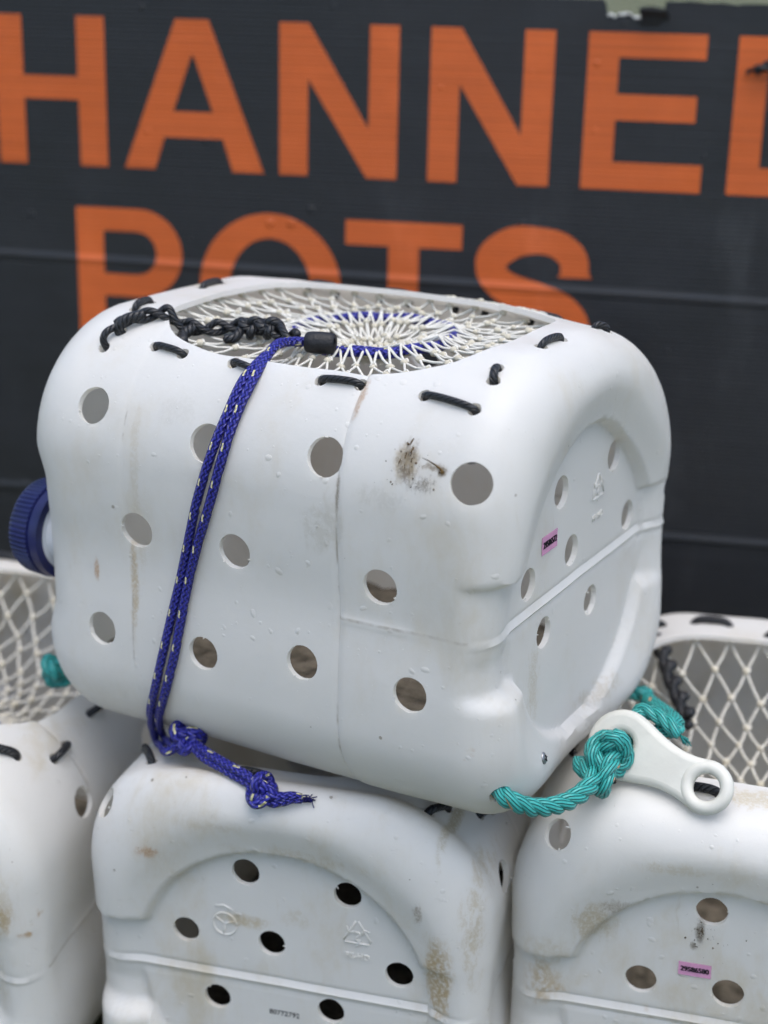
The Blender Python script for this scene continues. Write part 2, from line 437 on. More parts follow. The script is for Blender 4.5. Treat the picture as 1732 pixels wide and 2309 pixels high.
def board(name, col, rough, drops=True, dusty=0.0):
    """fluted polypropylene sheet: close horizontal ribs, two press folds, a dusty wipe, drops"""
    s = NT(name); co = s.objco(); sp = s.n('ShaderNodeSeparateXYZ'); s.put(sp.inputs[0], co)
    x, z = sp.outputs[0], sp.outputs[1]
    lines = s.noise(s.scale(co, (.6, 240, 1)), 1, 2)
    fine = s.noise(s.scale(co, (9, 700, 1)), 1, 3)
    c = s.mix(s.ramp(lines, .3, .75, 0, .5), col, tuple(q*.62 for q in col))
    c = s.mix(s.ramp(s.noise(co, 9, 5), .45, .75, 0, .35), c, tuple(min(1, q*1.35+.004) for q in col))
    # scuffed dusty patches
    d = s.ramp(s.noise(s.scale(co, (5, 1.6, 1)), 1.6, 6, .65), .55, .75)
    d = s.math('MULTIPLY', d, s.ramp(z, -.15, -.24))
    c = s.mix(s.math('MULTIPLY', d, .6+dusty), c, tuple(min(1, q*1.2+.035) for q in col))
    fold = None
    for z0, sl in ((-.283, -.0105), (-.53, .0)):
        q = s.math('ABSOLUTE', s.math('SUBTRACT', s.math('SUBTRACT', z, z0), s.math('MULTIPLY', x, sl)))
        q = s.math('SUBTRACT', 1.0, s.math('DIVIDE', q, .006), clamp=True)
        fold = q if fold is None else s.math('ADD', fold, q)
    c = s.mix(s.math('MULTIPLY', fold, .35), c, tuple(min(1, q*1.25+.03) for q in col))
    s.put(s.b.inputs['Base Color'], c)
    s.put(s.b.inputs['Roughness'], s.ramp(s.noise(co, 14, 4), .3, .7, rough-.08, rough+.12))
    s.b.inputs['Specular IOR Level'].default_value = .4
    rib = s.math('SINE', s.math('MULTIPLY', z, 2*pi/.0042))
    h = s.math('ADD', s.math('MULTIPLY', rib, .00009), s.math('MULTIPLY', fine, .00018))
    h = s.math('ADD', h, s.math('MULTIPLY', lines, .0003))
    h = s.math('ADD', h, s.math('MULTIPLY', fold, .0018))
    h = s.math('ADD', h, s.math('MULTIPLY', s.noise(co, 16, 3), .0012))
    if drops: h = s.math('ADD', h, s.math('MULTIPLY', s.droplets(s.scale(co, (1, 1, 0)), 48, .80, .20), .0016))
    s.put(s.b.inputs['Normal'], s.bump(h, 1.0))
    return s.m

DARK = (.055, .035, .016)
OCHRE = (.46, .32, .13)
BROWN, TAN, RUST, GREY = (.16, .105, .05), (.52, .44, .30), (.45, .22, .07), (.38, .37, .34)
M = {}
M['net'] = twine('net_twine', (.84, .82, .75), (.52, .48, .38), .0034, .0009, .65)
M['black'] = twine('black_cord', (.016, .017, .020), (.006, .006, .007), .016, .0034, .45, .7, None, 4)
M['blue'] = braid('blue_braid', (.025, .026, .29), (.007, .008, .09), (.66, .62, .32), .0042)
M['teal'] = twine('teal_yarn', (.045, .39, .36), (.012, .15, .145), .09, .0038, .36, .7, ((.75, .36, .16), 0), 9)
M['rubber'] = plain('black_rubber', (.012, .012, .014), .5, .4, .2, 90, .0006, 400)
M['cap'] = plain('navy_plastic', (.013, .017, .095), .38, .5, .2, 40)
M['neck'] = plain('neck_plastic', (.74, .76, .80), .4, .4, .04)
M['tag'] = plain('tag_plastic', (.80, .79, .725), .42, .45, .05, 40, .0006, 60, 0, .22)
M['steel'] = plain('steel', (.42, .42, .43), .35, .5, .2, 200, 0, 1, .9)
M['pink'] = plain('pink_paper', (.62, .30, .47), .6, .3, .06, 120)
M['ink'] = plain('ink', (.012, .010, .014), .6, .2, 0)
M['concrete'] = plain('concrete_ballast', (.27, .235, .19), .95, .2, .3, 55, .004, 120)
M['shade_ballast'] = plain('shade_dark_concrete', (.035, .030, .026), .8, .3, .3, 55, .004, 120)  # same concrete, interior shade put into its colour so the holes look black
M['board'] = board('black_board', (.0190, .0198, .0225), .42)
M['orange'] = board('orange_vinyl', (.60, .118, .023), .40, True)
M['mud'] = plain('dried_mud', (.135, .088, .040), .95, .1, .35, 400, .0006, 500)
M['torn'] = plain('torn_edge', (.7, .7, .68), .7, .3, .1)

# ------------------------------------------------------------------ the pots
def opening(cx, cy, a, b, n=3.4, k=1.0, N=96):
    out = []
    for i in range(N):
        t = 2*pi*i/N; c, s_ = cos(t), sin(t)
        r = (abs(c)**n+abs(s_)**n)**(-1/n)
        out.append((cx+a*k*r*c, cy+b*k*r*s_))
    return out

def cut_body(name, me, seed, holes, op, stitch_holes, mat, parent):
    """hollow the can and cut the drain holes, the stitch holes and the net opening out of it"""
    bm = bmesh.new(); bm.from_mesh(me); bvh = BVHTree.FromBMesh(bm); bm.free()
    r_ = random.Random(seed*100+3)
    mb = MB()
    def cyl(p, nrm, r, depth, seg=26, rough=.012):
        p = Vector(p); nrm = Vector(nrm).normalized(); u = nrm.orthogonal().normalized(); v = nrm.cross(u)
        jit = [1+rough*(r_.random()-.5)*(2.2 if r_.random() > .85 else 1) for _ in range(seg)]
        V = []
        for h in (depth*.5, -depth):
            for k in range(seg):
                a = 2*pi*k/seg; V.append(p+nrm*h+(u*cos(a)+v*sin(a))*r*jit[k])
        F = [tuple(range(seg)), tuple(range(2*seg-1, seg-1, -1))]
        for k in range(seg):
            k2 = (k+1) % seg; F.append((k2, k, seg+k, seg+k2))
        mb.add(V, F)
    for p, r in holes:
        q, nrm, i, d = bvh.find_nearest(Vector(p)); cyl(q, nrm, r, .016)
    for p in stitch_holes:
        q, nrm, i, d = bvh.find_nearest(Vector(p)); cyl(q, nrm, .0046, .010, 12, .1)
    ol = opening(*op); n = len(ol)
    ol = [(x+.0016*noise.noise(Vector((x*30, y*30, seed))), y+.0016*noise.noise(Vector((x*30, y*30, seed+5)))) for x, y in ol]
    V = [(x, y, .24) for x, y in ol]+[(x, y, .075) for x, y in ol]
    F = [tuple(range(n)), tuple(range(2*n-1, n-1, -1))]+[((k+1) % n, k, n+k, n+(k+1) % n) for k in range(n)]
    mb.add(V, F)
    o = link(name, me, mat, parent)
    cut = link('cutter', mb.mesh('cutter'), None, parent)
    so = o.modifiers.new('wall', 'SOLIDIFY'); so.thickness = .0040; so.offset = -1
    bo = o.modifiers.new('holes', 'BOOLEAN'); bo.operation = 'DIFFERENCE'; bo.object = cut; bo.solver = 'EXACT'; bo.use_self = True
    dg = bpy.context.evaluated_depsgraph_get()
    new = bpy.data.meshes.new_from_object(o.evaluated_get(dg))
    o.modifiers.clear(); o.data = new; new.name = name
    bpy.data.objects.remove(cut)
    new.polygons.foreach_set('use_smooth', [True]*len(new.polygons)); new.set_sharp_from_angle(angle=radians(38))
    if not new.materials: new.materials.append(mat)
    # swarf left round the bored holes
    sw = MB()
    for p, r in holes:
        q, nrm, i, d = bvh.find_nearest(Vector(p)); u = nrm.orthogonal().normalized(); v = nrm.cross(u)
        for _ in range(r_.randint(1, 3)):
            a = r_.gauss(0, 1)+(-pi/2 if r_.random() < .7 else r_.random()*6)
            down = Vector((0, 0, -1)); dd = (down-nrm*down.dot(nrm)); dd = dd.normalized() if dd.length > .1 else u
            e = nrm.cross(dd); w = dd*cos(a+pi/2)+e*sin(a+pi/2)
            s0 = q+w*r*.985-nrm*.0006
            pts = [s0]
            for k in range(3): pts.append(pts[-1]+Vector((r_.gauss(0, .0005), r_.gauss(0, .0005), r_.gauss(0, .0004)))-w*.00015+nrm*.0003)
            sw.tube(pts, lambda t: .0006*(1-.6*t)+.0001, 4)
    bm = bmesh.new(); bm.from_mesh(new); bm.from_mesh(sw.mesh('swarf')); bm.to_mesh(new); bm.free()
    return o, bvh

def on(bvh, p, lift=0.0):
    q, nrm, i, d = bvh.find_nearest(Vector(p)); return q+nrm*lift

def net(bvh, op, ringc, R, N, K, r, zr, eye, knot=.0021, sides=5, seed=1, sag=.004, K2=3, lap=1.06):
    """diamond mesh from under the lip of the opening to the cord ring, then on as a funnel into the pot"""
    g = random.Random(seed); mb = MB()
    ol = opening(*op[:4], n=(op[4] if len(op) > 4 else 3.4), k=lap, N=720)
    def rim(a):
        x, y = ol[int(round(a/(2*pi)*720)) % 720]
        h = bvh.ray_cast(Vector((x, y, .4)), Vector((0, 0, -1)))
        return Vector((x, y, (h[0].z if h[0] else zr)-.0062))
    rows = []
    for k in range(K+1):
        t = k/K; row = []
        for i in range(N):
            a = 2*pi*(i+.5*(k % 2))/N+g.gauss(0, .008)
            o = rim(a % (2*pi)); q = Vector(ringc)+Vector((R*cos(a), R*sin(a), 0))
            p = o.lerp(q, t**.92); p.z -= sag*4*t*(1-t); p += Vector((g.gauss(0, .0011), g.gauss(0, .0011), g.gauss(0, .0012)))*(0 if k in (K,) else 1)
            if k == K: p = q+Vector((0, 0, g.gauss(.0042, .0008)))
            row.append(p)
        rows.append(row)
    depth, er = eye
    for k in range(1, K2+1):
        t = k/K2; row = []
        for i in range(N):
            a = 2*pi*(i+.5*((K+k) % 2))/N+g.gauss(0, .03)
            rr = R+(er-R)*t**.8
            row.append(Vector(ringc)+Vector((rr*cos(a), rr*sin(a), -depth*t**1.5+.003+g.gauss(0, .0015))))
        rows.append(row)
    for k in range(len(rows)-1):
        for i in range(N):
            j = i if (k % 2) else (i-1)
            for m in (j, j+1):
                a, b = rows[k][i], rows[k+1][m % N]
                mid = (a+b)/2; mid.z -= g.random()*.0016; mid += Vector((g.gauss(0, .0006), g.gauss(0, .0006), 0))
                mb.tube([a, a.lerp(mid, .5)+Vector((0, 0, .0001)), mid, b.lerp(mid, .5), b], r, sides, ends=False)
    for k, row in enumerate(rows[:-1]):
        for p in row:
            if k == K: continue
            mb.ball(p, knot*(1+g.gauss(0, .1)), (1.15, 1, .9), 7, 5, .35)
            for _ in range(1):
                d = Vector((g.gauss(0, 1), g.gauss(0, 1), g.gauss(0, .5))).normalized()*knot*.5
                mb.tube(spline([p+d+Vector((knot*.8, 0, 0)), p+d+Vector((0, knot*.6, knot*.7)), p+d-Vector((knot*.8, 0, 0))], 3), r*.9, sides)
    return mb, rows

def stitch(bvh, a, b, lift=.0028, r=.0029, bend=.0):
    a, b = Vector(a), Vector(b)
    q = [on(bvh, a, -.007), on(bvh, a, -.001), on(bvh, a.lerp(b, .16), lift*.75), on(bvh, a.lerp(b, .5), lift), on(bvh, a.lerp(b, .84), lift*.75), on(bvh, b, -.001), on(bvh, b, -.007)]
    mb = MB(); mb.tube(spline(q, 5), r, 9, flat=.8); return mb

def overhand(c, R, ux, uy, uz, squash=(1, 1, 1), n=60, ph=0.0):
    """centre line of a pulled-up knot"""
    out = []
    for i in range(n):
        t = 2*pi*i/n+ph
        p = ((sin(t)+2*sin(2*t))/3*squash[0], (cos(t)-2*cos(2*t))/3*squash[1], -sin(3*t)*.55*squash[2])
        out.append(Vector(c)+(Vector(ux)*p[0]+Vector(uy)*p[1]+Vector(uz)*p[2])*R)
    return out

def mud_smear(bvh, parent, c, ax, streaks, seed):
    """a crust of dried mud: torn downward streaks and spatter, a real skin on the plastic"""
    g = random.Random(seed); mb = MB(); c = Vector(c); ax = Vector(ax)
    for (du, z0, z1, r) in streaks:
        pts = []; n = 7
        for i in range(n):
            t = i/(n-1); p = c+ax*(du+.0012*g.gauss(0, .5)+.002*t*g.random())+Vector((0, 0, z0+(z1-z0)*t))
            pts.append(on(bvh, p, -r*.45))
        ph = g.random()*9
        mb.tube(spline(pts, 4), lambda t: r*.8*(.25+.75*abs(sin(t*7+ph)))*(1-.6*t), 6)
    for _ in range(26):
        p = c+ax*g.gauss(.006, .010)+Vector((0, 0, g.gauss(-.006, .009)))
        q = on(bvh, p, 0); mb.ball(q, .0002+.0006*g.random()**3, (1, 1, 1), 6, 4, .5)
    return mb.build('mud_smear', M['mud'], parent)

def ballast(parent, seed):
    g = []
    bm = bmesh.new(); bmesh.ops.create_grid(bm, x_segments=60, y_segments=48, size=1)
    for v in bm.verts:
        x, y = v.co.x*.170, v.co.y*.128
        v.co = (x-.004, y, -.110+.006*noise.noise(Vector((x*20, y*20, seed)))+.0025*noise.noise(Vector((x*90, y*90, seed))))
    ret = bmesh.ops.extrude_face_region(bm, geom=list(bm.faces))
    for e in ret['geom']:
        if isinstance(e, bmesh.types.BMVert): e.co.z = -.1425; e.co.x *= .93; e.co.y *= .80
    bmesh.ops.recalc_face_normals(bm, faces=list(bm.faces))
    me = bpy.data.meshes.new('ballast'); bm.to_mesh(me); bm.free()
    return link('ballast', me, M['concrete'], parent)

def emblem_recycle(x, y, z, parent, mat, s=.0115):
    """raised triangle of bent arrows with a 2 in it, moulded in the base (facing +x)"""
    mb = MB(); P = []
    for k in range(3):
        a = radians(90+120*k); P.append((cos(a)*s, sin(a)*s))
    for k in range(3):
        a, b = Vector((*P[k], 0)), Vector((*P[(k+1) % 3], 0)); c = (a+b)/2
        d = (b-a).normalized(); nrm = Vector((d.y, -d.x, 0))
        p = [a.lerp(b, .10), a.lerp(b, .38), a.lerp(b, .66), a.lerp(b, .9)]
        tri = [(0, q.x, q.y) for q in p]
        mb.tube([(x, y+q[1], z+q[2]) for q in tri], .0008, 6)
        mid = a.lerp(b, .60)
        for sg in (1, -1):
            e = mid-d*s*.28+nrm*s*.24*sg
            mb.tube([(x, y+mid.x, z+mid.y), (x, y+e.x, z+e.y)], .0007, 6)
    two = [(-.0025, .0022), (-.001, .0038), (.0015, .0036), (.0022, .0018), (.0, -.0008), (-.0024, -.0032), (.0026, -.0032)]
    mb.tube([(x, y+a*.9, z+b*.9-.001) for a, b in two], .0006, 6)
    return mb.build('recycling_emblem', mat, parent)

def raised_text(x, y, z, txt, size, parent, mat, name):
    me = text_mesh(name, txt, size, .0012); 
    o = link(name, me, mat, parent, False); o.matrix_local = Matrix(((0, 0, 1, x), (1, 0, 0, y), (0, 1, 0, z), (0, 0, 0, 1)))
    return o

def sticker(x, y, z, w, h, txt, parent, tilt=0.0, label=None):
    mb = MB(); n = 8
    V = []; F = []
    for i in range(n+1):
        for sx in (-1, 1):
            for dz in (-1, 1): V.append((.0003*(sx+1)/2+.0002, -w/2+w*i/n, dz*h/2))
    for i in range(n):
        a = i*4; b = a+4
        for q in ((2, 3), (3, 1), (1, 0), (0, 2)): F.append((a+q[0], a+q[1], b+q[1], b+q[0]))
    F.append((0, 1, 3, 2)); F.append((n*4+2, n*4+3, n*4+1, n*4))
    mb.add(V, F); o = mb.build('sticker', M['pink'], parent, False)
    o.location = (x, y, z); o.rotation_euler = (tilt, 0, 0)
    me = text_mesh('number', txt, h*.52, .0002)
    bm = bmesh.new(); bm.from_mesh(me)
    for d in (-1, 1):
        m2 = me.copy(); m2.transform(Matrix.Translation((d*h*.028, 0, .00004*(d+2)))); bm.from_mesh(m2)
    bm.to_mesh(me); bm.free()
    t = link('number', me, M['ink'], o, False); t.matrix_local = Matrix(((0, 0, 1, .0007), (1, 0, 0, 0), (0, 1, 0, 0), (0, 0, 0, 1)))
    bb = max(v.co.x for v in me.vertices)-min(v.co.x for v in me.vertices)
    k = w*.88/bb
    for v in me.vertices: v.co.x *= k
    if label: o['label'] = label
    return o

def screw(p, nrm, parent):
    mb = MB(); nrm = Vector(nrm).normalized()
    prof = [(-.004, .0038), (.0002, .0042), (.0010, .0040), (.0016, .003), (.0018, .0012)]
    mb.lathe(prof, 24); V = [v for v in mb.v]
    mb.ball((.0018, 0, 0), .0012, (.3, 1, 1)); 
    o = mb.build('screw', M['steel'], parent)
    x = MB()
    for a in (0, pi/2): x.tube([(.00205, -.0022*cos(a), -.0022*sin(a)), (.00205, .0022*cos(a), .0022*sin(a))], .00045, 5)
    x.build('screw_slot', M['ink'], o)
    o.location = Vector(p); o.rotation_euler = nrm.to_track_quat('X', 'Z').to_euler()
    return o

OP = (.0200, -.0190, .1270, .0940, 3.8)

# ---- the pot on top
MAIN_LOC, MAIN_RZ = (-.0232, 1.110, .470), -30
pot = empty('whelk_pot', MAIN_LOC, MAIN_RZ, 'white perforated jerrycan pot stacked on top, with blue drawcord, navy cap and teal rope', 'fishing pot', 'whelk pots cut from white jerrycans')
spots = [((.1255, -.146, .0990), (.0045, .02, .016), DARK, .5, 170, .55), ((.1310, -.146, .0960), (.0030, .02, .014), DARK, .5, 190, .55), ((.1276, -.146, .0986), (.012, .02, .018), BROWN, 1.0, 150, .54), ((.152, -.146, .0965), (.0035, .02, .0040), DARK, .9, 170, .48), ((.140, -.146, .088), (.020, .02, .012), DARK, .9, 260, .66), ((.146, -.146, .0985), (.014, .02, .004), BROWN, .9, 150, .60), ((.152, -.146, .097), (.0045, .02, .005), BROWN, .9, 120, .52),
         ((.1276, -.146, .098), (.020, .02, .024), TAN, .55, 70, .62),
         ((.070, -.150, .048), (.026, .03, .024), (.42, .39, .31), .34, 45, .56), ((.112, -.150, .075), (.030, .03, .012), GREY, .25, 90, .60),
         ((.083, -.128, .128), (.004, .04, .016), RUST, .75, 140, .55), ((.081, -.150, .072), (.0028, .04, .020), (.14, .10, .07), .8, 160, .56),
         ((-.080, -.150, .050), (.006, .03, .10), TAN, .33, 70, .56), ((-.088, -.150, -.02), (.005, .03, .05), OCHRE, .7, 90, .54), ((-.122, -.150, -.018), (.003, .03, .010), RUST, .9, 90, .48),
         ((-.05, -.140, .105), (.03, .04, .02), (.45, .43, .38), .2, 80, .62), ((-.145, .02, .155), (.025, .03, .02), (.48, .36, .18), .7, 50, .58),
         ((.185, -.07, -.07), (.02, .015, .05), TAN, .5, 120, .60), ((.19, .03, -.115), (.02, .06, .015), (.45, .38, .26), .6, 150, .60)]
M['plastic_main'] = plastic_white('white_polyethylene', 1, 1.0, spots)
holes = [((-.1183, -.1461, .1023), .0130), ((-.022, -.148, .0895), .0133), ((.0688, -.1465, .0936), .0131), ((.1716, -.1464, .0924), .0131),
         ((-.0822, -.1483, .0197), .0130), ((-.0002, -.1507, .019), .0124), ((.1115, -.1517, .0157), .0122),
         ((-.1179, -.1513, -.061), .0124), ((-.0281, -.1525, -.0601), .0120), ((.0526, -.1525, -.0489), .0120), ((.1339, -.1528, -.0533), .0120),
         ((.185, .0571, .0586), .0115), ((.185, -.034, .0569), .0115), ((.185, .0891, .0048), .0112), ((.185, -.0134, .0096), .0112), ((.185, -.0826, .0078), .0112), ((.185, .0243, -.0399), .0112), ((.185, -.0553, -.0357), .0112),
         ((.1885, -.1304, -.1202), .0075), ((.17, .135, -.115), .0075), ((-.185, -.02, -.115), .0075)]
for i, x in enumerate((-.11, -.02, .07, .155)):
    holes.append(((x, .150, .09), .0125)); holes.append(((x+.04, .152, .015), .0122)); holes.append(((x, .152, -.055), .0122))
ST = [((-.088, -.1127, .1395), (-.0639, -.1151, .138)), ((-.0213, -.116, .1368), (-.0036, -.1186, .1348)), ((.0493, -.1189, .1346), (.0778, -.1174, .1348)), ((.1252, -.1198, .1349), (.1609, -.1231, .1316)),
      ((.164, -.1035, .1456), (.1609, -.0923, .1507)), ((.1682, -.0444, .1558), (.1702, -.0171, .1556)), ((.1652, .0498, .148), (.1715, .058, .147)),
      ((-.1335, .0032, .1573), (-.1355, .0295, .1563)), ((-.1320, -.0796, .1558), (-.1310, -.0626, .1576)), ((-.10, .106, .157), (-.075, .109, .157)), ((-.035, .110, .157), (-.01, .112, .157)), ((.03, .113, .155), (.055, .113, .154)), ((.095, .112, .151), (.12, .110, .149))]
me = can_mesh('body', .0030, .0, .022)
body, bvh = cut_body('body', me, 1, holes, OP, [p for s_ in ST for p in s_]+[(-.1284, -.1196, .1363), (-.1234, -.1063, .1458)], M['plastic_main'], pot)
ballast(pot, 1.3)
for a, b in ST: stitch(bvh, a, b).build('stitch', M['black'], pot)

mud_smear(bvh, pot, (.1265, -.146, .1000), (1, 0, 0), [(-.004, .006, -.014, .0011), (-.0018, .013, -.012, .0013), (.0004, .017, -.006, .0012), (.0022, .012, -.018, .0011), (.0045, .004, -.012, .0009), (-.0006, .002, -.015, .0010), (.0036, .010, -.004, .0008)], 5)
mb = MB(); sm = [(.137, .1035), (.141, .1025), (.146, .1005), (.1505, .098), (.1525, .0965)]
mb.tube(spline([on(bvh, (x, -.146, z), -.0003) for x, z in sm], 6), lambda t: .0004+.0008*t*t, 6)
mb.ball(on(bvh, (.1520, -.146, .0958), -.0005), .0019, (1.2, .5, 1), 8, 6, .7)
mb.build('mud_smear', M['mud'], pot)
RING, RR = Vector((.017, .0015, .1385)), .058
nb, rows = net(bvh, OP, RING, RR, 44, 4, .00098, .14, (.022, .006), .0026, 6, 3)
# frayed selvedge poking out over the far lip
for k in range(26):
    x = .015+.09*k/25; p = on(bvh, (x, .108, .15), .0012)
    nb.ball(p+Vector((0, rnd.gauss(0, .002), abs(rnd.gauss(0, .0015)))), .0021, (1.2, 1, .9), 7, 5, .4)
    nb.tube(spline([p+Vector((-.003, 0, 0)), p+Vector((0, 0, .0022)), p+Vector((.004, rnd.gauss(0, .002), .0004))], 3), .0009, 5)
nb.build('netting', M['net'], pot)

# eye ring: the blue cord rove through the inner row of meshes
mb = MB(); mb.tube([RING+Vector((RR*cos(2*pi*i/90), RR*sin(2*pi*i/90), .0008*sin(9*2*pi*i/90))) for i in range(90)], .0040, 12, closed=True)
mb.build('eye_ring', M['blue'], pot)

# drawcord: both tails leave a rubber sleeve, run down the front and are knotted together
cord = bpy.data.objects.new('drawcord', None); C.objects.link(cord); cord.parent = pot; cord.empty_display_size = .02
sleeve_c = Vector((.0149, -.0654, .1450)); sleeve_d = Vector((.95, .31, -.02)).normalized()
path = [sleeve_c-sleeve_d*.004, sleeve_c-sleeve_d*.016]
surf = [(.007, -.1057, .1443), (-.001, -.1243, .1295), (-.005, -.1408, .1068), (-.0106, -.1497, .0831), (-.021, -.1517, .0517), (-.032, -.1501, .0199), (-.0415, -.1482, -.0093), (-.0484, -.1503, -.0373), (-.0557, -.1521, -.066), (-.0668, -.1505, -.0976), (-.083, -.139, -.1250)]
WM = Matrix.Translation(MAIN_LOC) @ Matrix.Rotation(radians(MAIN_RZ), 4, 'Z'); WI = WM.inverted()
CEN_LOC, CEN_RZ = (-.0224, 1.148, .169), -106.3
WC = Matrix.Translation(CEN_LOC) @ Matrix.Rotation(radians(CEN_RZ), 4, 'Z')
low = [(.1225, -.1163, .1400), (.1480, -.1000, .1500), (.1628, -.0890, .1545)]
knot1 = WI @ (WC @ Vector((.1574, -.0782, .1630)))
out1 = [WI @ (WC @ Vector(p)) for p in ((.1700, -.0600, .1580), (.1800, -.0400, .1560), (.1870, -.0220, .1530))]
knot2 = WI @ (WC @ Vector((.1925, -.0074, .1490)))
tail = [WI @ (WC @ Vector(p)) for p in ((.1960, .0000, .1460), (.1960, .0080, .1470), (.1950, .0150, .1490), (.1930, .0215, .1480))]
lowp = [WI @ (WC @ Vector(p)) for p in low]
for sgn in (-1, 1):
    P = [sleeve_c+sleeve_d*.006, sleeve_c-sleeve_d*.012, sleeve_c-sleeve_d*.020+Vector((0, -.007, .0005)), Vector((-.003, -.095, .1455))]
    P = [p+Vector((0, 0, .0005*sgn)) for p in P]
    n_ = len(surf)
    for i, p in enumerate(surf[1:]):
        gap = (.0034, .0036, .0045, .0050, .0038, .0034, .0041, .0048, .0044, .0036)[i]
        side = Vector((1, 0, -.12)).normalized()*gap*sgn
        P.append(on(bvh, Vector(p)+side, .0033))
    for i, p in enumerate(lowp):
        P.append(p+Vector((.0036*sgn, 0, .0026*sgn)))
    P.append(knot1+Vector((0, 0, .003*sgn)))
    mb = MB(); mb.tube(resample(spline(P, 14), .0022), .0035, 12, flat=.80)
    mb.build('cord_strand', M['blue'], cord)
view = (WI.to_3x3() @ Vector((-.1, -.93, .36))).normalized()
def kframe(ax):
    ax = (WI.to_3x3() @ Vector(ax)).normalized(); uy = (view.cross(ax)).normalized(); return ax, uy, ax.cross(uy)
def blue_knot(c, R, ax, r, seed, parent):
    ux, uy, uz = kframe(ax); mb = MB()
    mb.tube(overhand(c, R, ux, uy, uz, (1, .82, 1.1), 80, seed), r, 12, closed=True, flat=.85)
    mb.tube(overhand(c+uz*.001, R*.62, uy, ux, uz, (1, .9, 1.2), 60, seed+1), r, 12, closed=True, flat=.85)
    return mb.build('knot', M['blue'], parent)
blue_knot(knot1, .0112, (.9, -.2, -.35), .0044, .4, cord)
mb = MB()
for sgn in (-1, 1):
    mb.tube(resample(spline([knot1]+[p+Vector((.0018*sgn, .001, .0022*sgn)) for p in out1]+[knot2], 10), .002), .0037, 12, flat=.85)
mb.build('cord_tail', M['blue'], cord)
blue_knot(knot2, .0108, (.5, -.2, -.8), .0045, 1.2, cord)
mb = MB()
for k in range(2): mb.tube(resample(spline([knot2]+[p+Vector((0, 0, (.0022 if k else -.0022)*(1-.5*i/3))) for i, p in enumerate(tail)], 8), .002), lambda t: .0046*(1-.45*t), 10)
for k in range(16):
    e = tail[-1]; d = (tail[-1]-tail[-2]).normalized()
    mb.tube(spline([e-d*.004, e+d*.002+Vector((rnd.gauss(0, .001), rnd.gauss(0, .001), rnd.gauss(0, .0013))), e+d*(.004+.004*rnd.random())+Vector((rnd.gauss(0, .002), rnd.gauss(0, .002), rnd.gauss(0, .002)))], 3), .0005, 4)
mb.build('cord_end', M['blue'], cord)
# rubber sleeve
mb = MB(); prof = [(-.0105, .0045), (-.0112, .0068), (-.0100, .0080), (-.006, .0086), (.001, .0088), (.007, .0085), (.0102, .0078), (.0112, .0065), (.0105, .0045), (-.0105, .0045)]
mb.lathe(prof, 32); o = mb.build('sleeve', M['rubber'], cord, sharp=50); o.scale = (.92, .86, .86)
o.location = sleeve_c; o.rotation_euler = sleeve_d.to_track_quat('X', 'Z').to_euler()

# black lacing that closes the slit in the netting, from the lip to the sleeve
lace = [on(bvh, (-.1284, -.1196, .1363), -.006), on(bvh, (-.1300, -.1170, .138), .002), on(bvh, (-.1265, -.108, .145), .0045), on(bvh, (-.1180, -.100, .148), .0045), on(bvh, (-.108, -.0925, .15), .0040), on(bvh, (-.099, -.086, .15), .0035), Vector((-.090, -.080, .1480)), Vector((-.078, -.070, .1450)), Vector((-.065, -.056, .1455)), Vector((-.043, -.053, .1465)), Vector((-.022, -.058, .1455)), Vector((-.002, -.066, .1450))]
mb = MB(); pth = resample(spline(lace, 12), .0016)
pa, pb = [], []
for i, p in enumerate(pth):
    t = i/len(pth); am = .0034*min(1, t*3)+.0008
    a = i*.0016/.036*2*pi
    pa.append(p+Vector((.15, .75*cos(a), .9*sin(a)))*am+Vector((0, 0, .001))); pb.append(p+Vector((.15, .75*cos(a+pi), .9*sin(a+pi)))*am+Vector((0, 0, .001)))
mb.tube(pa, .0026, 9); mb.tube(pb[14:], .0026, 9)
mb.tube(spline([on(bvh, (-.1234, -.1063, .1458), -.006), on(bvh, (-.1232, -.1075, .145), .003), on(bvh, (-.119, -.102, .147), .0075), on(bvh, (-.110, -.094, .15), .006)], 7), .0037, 9)
kc = Vector((-.034, -.054, .1480))
mb.tube(overhand(kc, .0070, (1, 0, 0), (0, .5, .86), (0, -.86, .5), (1.2, .8, 1), 60, .3), .0034, 9, closed=True)
mb.tube(overhand(kc+Vector((-.014, -.001, -.001)), .0070, (1, 0, 0), (0, .5, .86), (0, -.86, .5), (1.1, .9, 1), 60, 2.1), .0032, 9, closed=True)
mb.tube(spline([Vector((-.083, -.076, .147)), Vector((-.086, -.085, .143)), Vector((-.081, -.092, .140))], 6), .0040, 9)
mb.tube(spline([Vector((-.056, -.055, .147)), Vector((-.055, -.066, .141)), Vector((-.061, -.070, .140))], 6), .0034, 9)
mb.build('lacing', M['black'], pot)

# screw cap on its neck, low in the channel of the cap end
capc = Vector((-A_+.0050, -.098, -.016))
mb = MB(); mb.lathe([(.030, .024), (.012, .0245), (.002, .0250), (.0015, .0300), (.0005, .0300), (0, .022)], 48)
o = mb.build('neck', M['neck'], pot, sharp=40); o.location = capc
NR = 60
mb = MB()
prof = [(.0040, .0300), (.0040, .0366), (-.0030, .0370), (-.0040, .0352), (-.0058, .0352), (-.0064, .0368), (-.0215, .0361), (-.0245, .0350), (-.0268, .0325), (-.0272, .0280), (-.0264, .001)]
mb.lathe(prof, NR*4, ribs=lambda i, k: (.0008 if k % 4 in (0, 1) else -.0003) if i in (5, 6, 7) else 0)
cap = mb.build('cap', M['cap'], pot, sharp=40); cap.location = capc+Vector((-.0005, 0, 0)); cap.rotation_euler = (0, 0, radians(-2))

